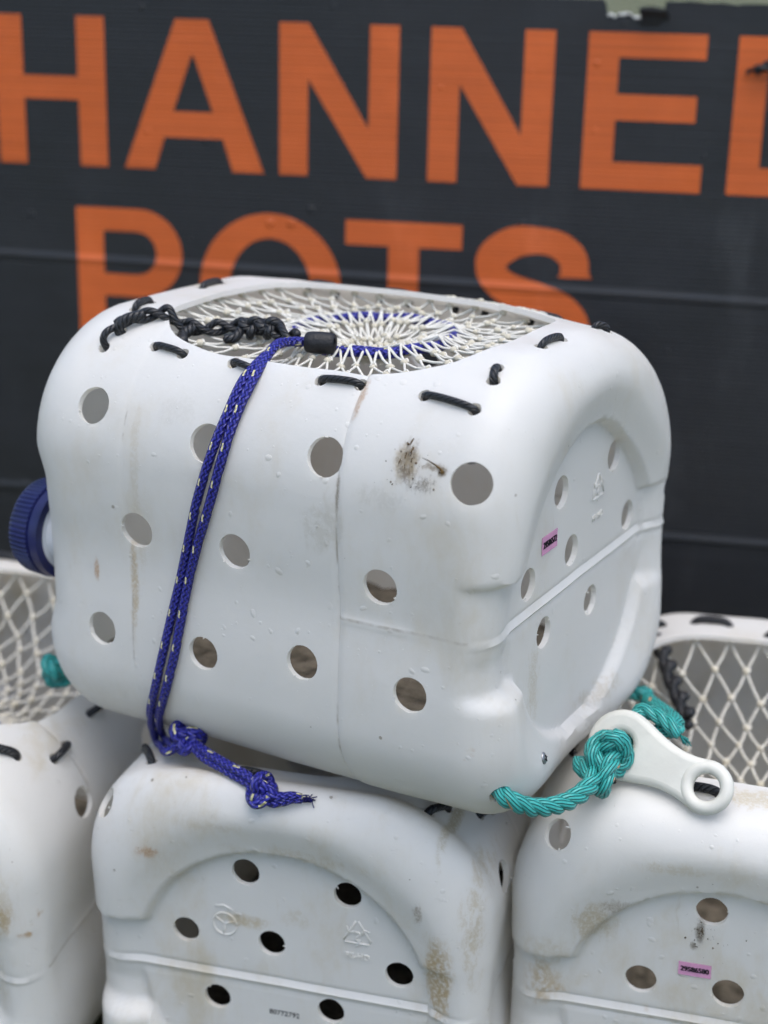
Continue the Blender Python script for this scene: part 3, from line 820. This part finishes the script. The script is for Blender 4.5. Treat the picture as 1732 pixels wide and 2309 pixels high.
# base fittings
sticker(A_-.0163, -.0516, .0276, .024, .0125, '29586572', pot, 0, 'pink number sticker on the base of the top pot')
emblem_recycle(A_-.0162, .0300, .0420, pot, M['plastic_main'], .0125)
raised_text(A_-.0162, .030, .0215, 'PE-HD', .0065, pot, M['plastic_main'], 'moulded_text')
q = bvh.find_nearest(WI @ Vector((.1390, .9180, .3400)))
q = bvh.find_nearest(Vector((.2, -.0760, -.1150))); screw(q[0]-q[1]*.0002, q[1], pot)

# ---- teal rope bridle and the pale rubber tag it carries
TA, TB = Vector((.1650, .9800, .3460)), Vector((.2160, .9400, .3350))
camd = (Vector((0, 0, .85))-TA).normalized()
ex = (TB-TA).normalized(); ez = (camd-ex*camd.dot(ex)).normalized(); ey = ez.cross(ex); Lt = (TB-TA).length
def tag_outline():
    ra, rb, out = .0245, .0185, []
    for i in range(40): a = pi*.40+2*pi*.60*i/39; out.append((ra*cos(a), ra*sin(a)))
    n = 16
    x0, y0 = out[-1]; a1 = -pi*.62; x1, y1 = Lt+rb*cos(a1), rb*sin(a1)
    for i in range(1, n): t = i/n; w = y0+(y1-y0)*sstep(0, 1, t); out.append((x0+(x1-x0)*t, w+.0042*sin(pi*t)))
    for i in range(36): a = a1+2*pi*.62*i/35; out.append((Lt+rb*cos(a), rb*sin(a)))
    x0, y0 = out[-1]; x1, y1 = out[0]
    for i in range(1, n): t = i/n; w = y0+(y1-y0)*sstep(0, 1, t); out.append((x0+(x1-x0)*t, w-.0042*sin(pi*t)))
    return out
circ = lambda cx, r, n=28: [(cx+r*cos(-2*pi*i/n), r*sin(-2*pi*i/n)) for i in range(n)]
me = flat_shape('tag', [tag_outline(), circ(0, .0085), circ(Lt+.001, .0098)], .0115, .0050, None, None, 4)
tag = link('tag', me, M['tag'], pot, True, 50)
tw = Matrix.Identity(4)
for i in range(3): tw[i][0], tw[i][1], tw[i][2], tw[i][3] = ex[i], ey[i], ez[i], TA[i]
tag.matrix_local = WI @ tw
tag['label'] = 'translucent white rubber tag with a ring end, tied on with teal rope'
# raised collar round the small eye
mb = MB(); mb.tube([(Lt+.001+.0140*cos(2*pi*i/40), .0136*sin(2*pi*i/40), .0020) for i in range(40)], .0047, 10, closed=True, up=(0, 0, 1))
mb.build('tag_collar', M['tag'], tag)

rope = bpy.data.objects.new('rope_bridle', None); C.objects.link(rope); rope.parent = pot; rope.empty_display_size = .02
def w(p): return WI @ Vector(p)
kc = TA+ez*.0155+ex*(.001)+ey*(-.013)
h1 = on(bvh, (.1885, -.1304, -.1202), -.012); h1b = on(bvh, (.1905, -.128, -.121), .003)
W1 = [h1, h1b, Vector((.206, -.112, -.1335)), Vector((.218, -.085, -.138)), Vector((.224, -.060, -.133)), w(kc-ex*.017-ey*.012), w(kc-ex*.004-ey*.012)]
mb = MB(); strands(mb, spline(W1, 14), .0066, 3, .034, 9); mb.build('rope_length', M['teal'], rope)
mb = MB()
kn = overhand(kc, .0160, (ex+ey*.25).normalized(), (ey-ex*.25).normalized(), ez, (.62, 1.32, 1.05), 90, .9)
strands(mb, [w(p) for p in kn]+[w(kn[0]), w(kn[1])], .0068, 3, .034, 9)
mb.build('rope_knot', M['teal'], rope)
W2 = [Vector((.150, .100, -.152)), Vector((.190, .1185, -.1500)), Vector((.199, .112, -.1520)), w(TA+ex*.018+ey*.030-ez*.030), w(TA+ex*.012+ey*.018-ez*.018), w(TA-ez*.010)]
mb = MB(); strands(mb, spline(W2, 14), .0064, 3, .034, 9); mb.build('rope_length', M['teal'], rope)
W3 = [w(TA-ez*.010+ey*.004), w(TA+ey*.026-ez*.012-ex*.004), w(TA+ey*.029-ez*.012+ex*.012), w(TA+ey*.026-ez*.011+ex*.024), w(TA+ey*.024-ez*.012+ex*.030)]
mb = MB(); strands(mb, spline(W3, 14), .0058, 3, .034, 9)
for k in range(10):
    e = W3[-1]; mb.tube([e, e+WI.to_3x3() @ (ex*(.004+.004*rnd.random())-ey*.003+Vector((rnd.gauss(0, .0016), rnd.gauss(0, .0016), rnd.gauss(0, .0016))))], .0006, 4)
mb.build('rope_end', M['teal'], rope)
# stopper knot of the bridle below the cap end
sk = Vector((-.212, -.099, -.135))
mb = MB(); kn = overhand(sk, .0105, (0, 1, 0), (0, 0, 1), (1, 0, 0), (1, 1, 1), 70, .5)
strands(mb, kn+[kn[0], kn[1]], .0062, 3, .034, 9)
strands(mb, [Vector((-.150, -.05, -.112)), Vector((-.185, -.075, -.125)), sk], .0062, 3, .034, 9)
mb.build('rope_knot', M['teal'], rope)

# ---- the row underneath
def low_pot(loc, rz, label, seed, holes, op, stitches, spots, ringed, squash=0.0, dirt=1.0, net_args=None, step=.0044, cap_lace=None):
    p = empty('whelk_pot', loc, rz, label, 'fishing pot', 'whelk pots cut from white jerrycans')
    m = plastic_white('white_polyethylene_%d' % seed, seed, dirt, spots)
    me = can_mesh('body', step, seed*1.7, 0.0, squash)
    b, bv = cut_body('body', me, seed, holes, op, [q for s_ in stitches for q in s_], m, p)
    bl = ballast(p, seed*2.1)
    if not net_args: bl.data.materials[0] = M['shade_ballast']  # covered pot: darkness inside is painted onto the ballast
    for s0, s1 in stitches: stitch(bv, s0, s1, .004, .0036).build('stitch', M['black'], p)
    mb = MB(); mb.lathe([(.030, .024), (.012, .0245), (.002, .0250), (.0015, .0300), (0, .022)], 32)
    o = mb.build('neck', M['neck'], p, sharp=40); o.location = capc
    o = bpy.data.objects.new('cap', cap.data); C.objects.link(o); o.parent = p; o.location = capc+Vector((-.0005, 0, 0))
    if net_args:
        rc, rr, N, K, eye, sg = net_args
        nb, rows = net(bv, op, Vector(rc), rr, N, K, .0013, .14, eye, .0031, 5, seed, sg, 3)
        nb.build('netting', M['net'], p)
        mb = MB(); mb.tube([Vector(rc)+Vector((rr*cos(2*pi*i/60), rr*sin(2*pi*i/60), .001)) for i in range(60)], .0038, 10, closed=True)
        mb.build('eye_ring', M['blue'], p)
    if cap_lace:
        mb = MB(); pth = resample(spline(cap_lace, 12), .0018)
        for ph in (0, pi):
            mb.tube([q+Vector((.3*cos(i*.32+ph), .8*cos(i*.32+ph), .9*sin(i*.32+ph)))*.0052 for i, q in enumerate(pth)], .0044, 8)
        mb.build('lacing', M['black'], p)
    return p, bv, m

side = []
for x in (-.12, -.04, .04, .13):
    for z in (.075, .01, -.06): side += [((x, .152, z), .0122), ((x+.03, -.152, z), .0122)]
def rim_stitches(op, skip=(), n=14, k=1.16, L=.026):
    out = []
    for i in range(n):
        if i in skip: continue
        a = 2*pi*(i+.3)/n; r = (abs(cos(a))**3.4+abs(sin(a))**3.4)**(-1/3.4)
        x, y = op[0]+op[2]*k*r*cos(a), op[1]+op[3]*k*r*sin(a)
        t = Vector((-sin(a)*op[2], cos(a)*op[3], 0)).normalized()*L/2
        z = .16-.09*max(0, (abs(y)-.07)/.08)**2
        out.append(((x-t.x, y-t.y, z), (x+t.x, y+t.y, z)))
    return out

cen_holes = [((.185, -.0264, .0755), .0106), ((.185, .0500, .0700), .0102), ((.185, -.0745, .0193), .0102), ((.185, -.0079, .0198), .0103), ((.185, .0878, .0118), .0104), ((.185, -.0517, -.034), .0102), ((.185, .0365, -.0291), .0102), ((.185, .0, -.075), .0102),
             ((.176, -.132, .1107), .0115), ((.1324, .1506, .0738), .0118), ((.06, .152, .01), .012), ((-.02, .152, .07), .012), ((.09, -.152, .0), .012)]
cen_st = [((.127, -.1248, .1303), (.1560, -.1080, .1400)), ((.1173, .1311, .1136), (.0995, .1374, .1098)), ((.1600, .1000, .1281), (.140, .1120, .1281)), ((.172, -.04, .150), (.173, -.01, .150))]
cen_spots = [((.19, .118, .02), (.02, .016, .05), OCHRE, .95, 60, .50), ((.16, .140, .06), (.06, .012, .07), TAN, .8, 60, .54), ((.150, .118, .12), (.05, .0045, .04), (.40, .33, .19), .95, 110, .46), ((.19, .105, .075), (.02, .006, .014), BROWN, .8, 150, .54), ((.185, .02, .10), (.02, .09, .012), TAN, .5, 60, .56),
             ((.19, -.095, .090), (.02, .012, .007), RUST, 1.0, 150, .50), ((.185, -.03, .035), (.02, .025, .007), (.55, .45, .28), .8, 60, .48), ((.185, .01, .045), (.02, .02, .015), TAN, .4, 60, .6), ((.19, -.05, .118), (.03, .06, .010), TAN, .35, 40, .6)]
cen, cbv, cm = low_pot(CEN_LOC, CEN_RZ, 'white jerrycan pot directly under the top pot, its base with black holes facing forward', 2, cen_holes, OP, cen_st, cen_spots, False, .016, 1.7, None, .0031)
emblem_recycle(A_-.0162, .0570, .0390, cen, cm, .0130)
raised_text(A_-.0162, .0570, .0215, 'PE-HD', .0065, cen, cm, 'moulded_text')
mb = MB()
mb.tube([(A_-.0162, -.0438+.009*cos(a), .0300+.009*sin(a)) for a in [2*pi*i/30 for i in range(31)]], .0008, 6)
mb.tube([(A_-.0162, -.0505, .044), (A_-.0162, -.044, .0455), (A_-.0162, -.0375, .0425)], .0008, 6)
for a in (.4, 2.5, 4.6): mb.tube([(A_-.0162, -.0438, .0300), (A_-.0162, -.0438+.009*cos(a), .0300+.009*sin(a))], .0007, 6)
mb.build('moulded_mark', cm, cen)
me = text_mesh('number', '80772792', .0058, .0002); t = link('number', me, M['ink'], cen, False)
t.matrix_local = Matrix(((0, 0, 1, A_-.01625), (1, 0, 0, .0006), (0, 1, 0, -.0385), (0, 0, 0, 1)))

r_op = (.0190, .0, .123, .106)
rh = [((.185, -.0111, .0775), .0110), ((.185, -.0565, .0139), .0112), ((.185, .0039, .0138), .0112), ((.185, .065, .07), .0112), ((.185, .075, .012), .0112), ((.185, -.03, -.045), .0112), ((.185, .04, -.045), .0112),
      ((.1857, -.1179, .1228), .0110)]+side
r_st = [((-.1281, -.0593, .1577), (-.1295, -.030, .1577)), ((-.108, -.100, .153), (-.122, -.085, .154)), ((-.1144, .0029, .158), (-.1164, .030, .158)), ((.160, -.035, .155), (.162, -.012, .155)), ((.150, -.100, .140), (.158, -.085, .145))]+rim_stitches(r_op, (5, 6, 7, 8, 9, 0, 13, 12))
r_spots = [((.185, -.018, .060), (.02, .004, .014), DARK, 1.0, 190, .50), ((.185, -.022, .048), (.02, .003, .004), DARK, 1.0, 190, .46), ((.19, -.09, .058), (.02, .02, .03), (.48, .39, .24), .8, 100, .54), ((.19, -.075, .075), (.02, .02, .012), BROWN, .6, 200, .60), ((.19, -.125, .0), (.03, .02, .03), OCHRE, .7, 60, .56), ((.19, -.12, .03), (.02, .03, .03), TAN, .45, 50, .6),
           ((.16, .01, .156), (.02, .04, .01), (.55, .45, .25), .6, 90, .58), ((.195, -.115, -.006), (.02, .015, .004), (.5, .32, .14), .8, 120, .54), ((.19, -.04, .115), (.03, .05, .01), (.6, .52, .38), .5, 80, .6)]
rlace = [Vector(p) for p in ((-.108, -.090, .148), (-.085, -.078, .142), (-.060, -.068, .132), (-.036, -.056, .122), (-.022, -.050, .116))]
right, rbv, rm = low_pot((.2864, 1.104, .169), -106.3, 'white jerrycan pot to the right with the pink number sticker and loose netting on top', 3, rh, r_op, r_st, r_spots, True, 0, 1.7, ((.055, .015, .060), .036, 26, 10, (.04, .012), .030), .0032, rlace)
sticker(A_-.0163, -.0197, .0290, .0225, .0105, '29586580', right, 0, 'pink number sticker on the base of the right pot')

l_op = (-.004, .004, .130, .114)
lh = [((.0953, .1505, .0846), .0122), ((-.02, .152, .075), .0122), ((.04, .152, .0), .0122), ((.185, .05, .07), .011), ((.185, -.02, .075), .011), ((.185, .08, .012), .011), ((.185, 0, .015), .011)]
l_st = [((.1450, .0850, .140), (.1241, .1109, .1309)), ((.0987, .1292, .1202), (.0786, .1300, .1207)), ((.0323, .1310, .1251), (.0180, .1320, .123)), ((-.1577, -.0334, .1545), (-.158, -.062, .1545)), ((-.150, .02, .155), (-.148, .045, .155)), ((-.04, .133, .125), (-.065, .133, .125))]
l_spots = [((.19, .128, .045), (.03, .014, .020), OCHRE, .9, 70, .50), ((.19, .088, .0), (.03, .0045, .16), OCHRE, .85, 40, .44), ((.19, .11, .10), (.03, .03, .03), TAN, .6, 60, .58), ((.18, .12, .06), (.05, .03, .06), TAN, .5, 50, .6)]
left, lbv, lm = low_pot((-.3468, 1.2116, .169), -106.3, 'white jerrycan pot at the left edge, stained tan, netting stretched over its opening', 4, lh, l_op, l_st, l_spots, True, 0, 1.8, ((.0, -.02, .066), .036, 26, 10, (.04, .012), .022), .0044)

left.rotation_euler.y = radians(4.4); left.location.z += .004; right.rotation_euler.y = radians(.8)
mud_smear(rbv, right, (.185, -.018, .060), (0, 1, 0), [(0, .008, -.010, .0011), (.0015, .003, -.012, .0009), (-.0012, .002, -.006, .0008), (-.0025, -.010, -.016, .0010)], 8)

# ------------------------------------------------------------------ the sign behind
SIGN = bpy.data.objects.new('sign_board', None); C.objects.link(SIGN); SIGN.empty_display_size = .1
SIGN['label'] = 'black fluted plastic sign with big orange letters and a torn top edge'; SIGN['category'] = 'sign'
SIGN.location = (0, 1.55, .85); SIGN.rotation_mode = 'XYZ'; SIGN.rotation_euler = (radians(90), radians(1.35), 0)
SIGN.rotation_euler = (Matrix.Rotation(radians(-10), 4, 'Z') @ Matrix.Rotation(radians(1.35), 4, 'Y') @ Matrix.Rotation(radians(90), 4, 'X')).to_euler()
# outline in the sheet's own x (right), y (up); its front is +z
top = -.0150
notch = [(.2045, top), (.2075, top-.004), (.2095, top-.0140), (.2130, top-.0128), (.2160, top-.0150), (.2195, top-.0125), (.2230, top-.0128), (.2270, top-.0118), (.2310, top-.0125), (.2345, top-.0150), (.2375, top-.0142), (.2395, top-.0155), (.2400, top-.0060), (.2480, top-.0050), (.2600, top-.0068), (.2615, top-.0002)]
edge = [(.2720, top-.0006), (.2850, top+.0001), (.2990, top-.0012), (.3120, top-.0006), (.3250, top-.0022), (.3300, top-.0012), (.3420, top-.0010), (.62, top)]
outline = [(-.62, top), (-.2, top+.001), (.05, top-.0004), (.155, top)]+notch+edge+[(.62, -.836), (-.62, -.836)]
me = flat_shape('panel', [outline[::-1]], .0050, 0, None, None)
panel = link('panel', me, M['board'], SIGN, False)
# pale torn skin along the notch, and the curled flap beside it
mb = MB(); tp = [Vector((x, y-.0006, .0027)) for x, y in notch[2:12]]
for i, p in enumerate(tp): p.y += .0008*rnd.random()
mb.tube(spline(tp, 5), lambda t: .0010+.0005*sin(t*17), 6); mb.build('torn_edge', M['torn'], SIGN)
bm = bmesh.new(); g = []
for i in range(9):
    row = []
    for j in range(7):
        u, v = i/8, j/6
        row.append(bm.verts.new((.2385+.026*u+.001*sin(v*5), top-.0215+.0145*v*(1-.1*u), .0034+.009*v*v+.0015*sin(u*4+1))))
    g.append(row)
for i in range(8):
    for j in range(6): bm.faces.new((g[i][j], g[i+1][j], g[i+1][j+1], g[i][j+1]))
me = bpy.data.meshes.new('torn_flap'); bm.to_mesh(me); bm.free()
fl = link('torn_flap', me, M['board'], SIGN); so = fl.modifiers.new('t', 'SOLIDIFY'); so.thickness = .0007

# letters: cut vinyl on the face of the sheet
LT, LB, SW = -.0435, -.1860, .0282
def letter(loops):
    me = flat_shape('letter', loops, .0005, 0)
    o = link('letter', me, M['orange'], SIGN, False); o.location = (0, 0, .0029)
def rect(x0, y0, x1, y1): return [(x0, y0), (x1, y0), (x1, y1), (x0, y1)]
def H(x0, x1):
    m0, m1 = -.1003, -.1226
    letter([[(x0, LB), (x0+SW, LB), (x0+SW, m1), (x1-SW, m1), (x1-SW, LB), (x1, LB), (x1, LT), (x1-SW, LT), (x1-SW, m0), (x0+SW, m0), (x0+SW, LT), (x0, LT)]])
def Aletter(x0, x1):
    c = (x0+x1)/2; t = .0165
    letter([[(x0, LB), (x0+.0312, LB), (x0+.0412, -.1548), (x1-.0412, -.1548), (x1-.0312, LB), (x1, LB), (c+t, LT), (c-t, LT)], [(c-.0012, -.0772), (c+.0012, -.0772), (x1-.0507, -.1300), (x0+.0507, -.1300)]])
def N(x0, x1):
    letter([[(x0, LB), (x0+SW, LB), (x0+SW, -.0945), (x1-.0295, LB), (x1, LB), (x1, LT), (x1-SW, LT), (x1-SW, -.1398), (x0+.0285, LT), (x0, LT)]])
def E(x0, x1):
    letter([[(x0, LB), (x1, LB), (x1, -.1605), (x0+SW+.0005, -.1605), (x0+SW+.0005, -.1222), (x1-.0095, -.1222), (x1-.0095, -.0985), (x0+SW+.0005, -.0985), (x0+SW+.0005, -.0656), (x1-.004, -.0656), (x1-.004, LT), (x0, LT)]])
def Lletter(x0, x1):
    letter([[(x0, LB), (x1, LB), (x1, -.1605), (x0+SW, -.1605), (x0+SW, LT), (x0, LT)]])
H(-.3868, -.2742); Aletter(-.2565, -.1148); N(-.0992, .0168); N(.0470, .1632); E(.1938, .3055); Lletter(.3295, .4290)
PT, PB = -.2268, -.3693
def arc(cx, cy, rx, ry, a0, a1, n=18): return [(cx+rx*cos(radians(a0+(a1-a0)*i/n)), cy+ry*sin(radians(a0+(a1-a0)*i/n))) for i in range(n+1)]
x0 = -.3098; bo = .0450
letter([[(x0, PB), (x0+SW, PB), (x0+SW, -.3160)]+arc(-.2445, PT-.0446, bo, .0446, -90, 90)+[(x0, PT)],
        [(x0+SW, PT-.0665)]+[(x0+SW, PT-.0228)]+arc(-.2470, PT-.0446, .0208, .0218, 90, -90)])
oc = (-.1085, (PT+PB)/2)
letter([arc(*oc, .0722, .0735, 0, 354, 59), arc(*oc, .0415, .0490, 360, 6, 59)])
letter([[(.0110, PB), (.0110+.0302, PB), (.0110+.0302, PT-.0238), (.0832, PT-.0238), (.0832, PT), (-.0322, PT), (-.0322, PT-.0238), (.0110, PT-.0238)]])
# S: a stroke of changing width along its spine
sp = spline([(.1940, -.2700, 0), (.1912, -.2530, 0), (.1760, -.2410, 0), (.1545, -.2378, 0), (.1320, -.2415, 0), (.1140, -.2560, 0), (.1150, -.2735, 0), (.1300, -.2860, 0), (.1560, -.2945, 0), (.1800, -.3030, 0), (.1945, -.3170, 0), (.1935, -.3360, 0), (.1760, -.3520, 0), (.1545, -.3570, 0), (.1320, -.3535, 0), (.1165, -.3400, 0), (.1125, -.3210, 0)], 6)
Lf, Rt = [], []
for i, p in enumerate(sp):
    t = (sp[min(i+1, len(sp)-1)]-sp[max(0, i-1)]).normalized(); nrm = Vector((-t.y, t.x, 0))
    u = i/(len(sp)-1); hw = .0135+.0020*math.exp(-((u-.28)/.08)**2)+.0028*math.exp(-((u-.52)/.13)**2)+.0020*math.exp(-((u-.72)/.08)**2)-.0012*math.exp(-((u-.17)/.05)**2)
    Lf.append(p+nrm*hw); Rt.append(p-nrm*hw)
Lf[0] = Vector((.1778, -.2722, 0)); Rt[0] = Vector((.2104, -.2718, 0))
if (Lf[0]-Lf[1]).length > (Rt[0]-Lf[1]).length: Lf[0], Rt[0] = Rt[0], Lf[0]
letter([[(p.x, p.y) for p in Lf+Rt[::-1]]])
# the frayed black tie through the sheet
mb = MB(); tie = [(.375, -.070, -.004), (.366, -.0655, .0065), (.356, -.0685, .0090), (.3475, -.0725, .0085), (.3455, -.0732, .008)]
strands(mb, spline(tie, 10), .0048, 2, .022, 8, .6)
for k in range(14):
    e = Vector((.3462, -.0732, .008)); mb.tube(spline([e, e+Vector((-.004, rnd.gauss(-.0006, .0010), rnd.gauss(0, .0008))), e+Vector((-.007-.003*rnd.random(), rnd.gauss(-.002, .0014), rnd.gauss(0, .0015)))], 3), .0005, 4)
mb.build('tie', M['black'], SIGN)

# ------------------------------------------------------------------ ground and grass beyond
s = NT('grassy_ground'); co = s.objco()
c = s.mix(s.ramp(s.noise(co, 3, 6), .35, .65), (.055, .065, .028), (.13, .125, .07))
c = s.mix(s.ramp(s.noise(co, 60, 5), .4, .7), c, (.10, .115, .05))
s.put(s.b.inputs['Base Color'], c); s.b.inputs['Roughness'].default_value = .95
s.put(s.b.inputs['Normal'], s.bump(s.noise(co, 45, 6), .02))
bm = bmesh.new(); bmesh.ops.create_grid(bm, x_segments=60, y_segments=60, size=400)
for v in bm.verts:
    d = max(0, v.co.y-25); v.co.z = .014+d*.016+(noise.noise(v.co*.02)*1.2 if d > 0 else 0)*min(1, d/60)
me = bpy.data.meshes.new('ground'); bm.to_mesh(me); bm.free()
gr = link('ground', me, s.m); gr['kind'] = 'structure'

# ------------------------------------------------------------------ camera and light
cd = bpy.data.cameras.new('camera'); cam = bpy.data.objects.new('camera', cd); C.objects.link(cam)
cam.location = (0, 0, .85); cam.rotation_euler = (radians(90-18.8), 0, 0)
cd.sensor_fit = 'VERTICAL'; cd.sensor_height = 36; cd.sensor_width = 27; cd.lens = 3400/2212*36
cd.clip_start = .05; cd.clip_end = 2000
cd.dof.use_dof = True; cd.dof.focus_distance = 1.03; cd.dof.aperture_fstop = 3.8; cd.dof.aperture_blades = 0
S = bpy.context.scene; S.camera = cam
wd = bpy.data.worlds.new('World'); S.world = wd; wd.use_nodes = True
nt = wd.node_tree; bg = nt.nodes['Background']; sky = nt.nodes.new('ShaderNodeTexSky'); sky.sky_type = 'NISHITA'; sky.sun_disc = False
SUN_EL, SUN_AZ = radians(73), radians(160)      # azimuth measured from +y towards +x
sky.sun_elevation = SUN_EL; sky.sun_rotation = SUN_AZ; sky.air_density = 1.0; sky.dust_density = 1.5; sky.ozone_density = .6
nt.links.new(sky.outputs[0], bg.inputs[0]); bg.inputs[1].default_value = .115
sl = bpy.data.lights.new('sun', 'SUN'); sl.energy = 1.5; sl.angle = radians(62); sl.color = (1, .955, .89)
sun = bpy.data.objects.new('sun', sl); C.objects.link(sun)
d = Vector((sin(SUN_AZ)*cos(SUN_EL), cos(SUN_AZ)*cos(SUN_EL), sin(SUN_EL)))
sun.rotation_euler = d.to_track_quat('Z', 'Y').to_euler()
S.view_settings.view_transform = 'Standard'; S.view_settings.look = 'None'; S.view_settings.exposure = .95; S.view_settings.gamma = 1; S.view_settings.use_curve_mapping = False
S.render.engine = 'CYCLES'; S.cycles.use_denoising = True; S.cycles.max_bounces = 7; S.cycles.diffuse_bounces = 5; S.cycles.use_adaptive_sampling = True; S.cycles.adaptive_threshold = .03; S.cycles.adaptive_min_samples = 16
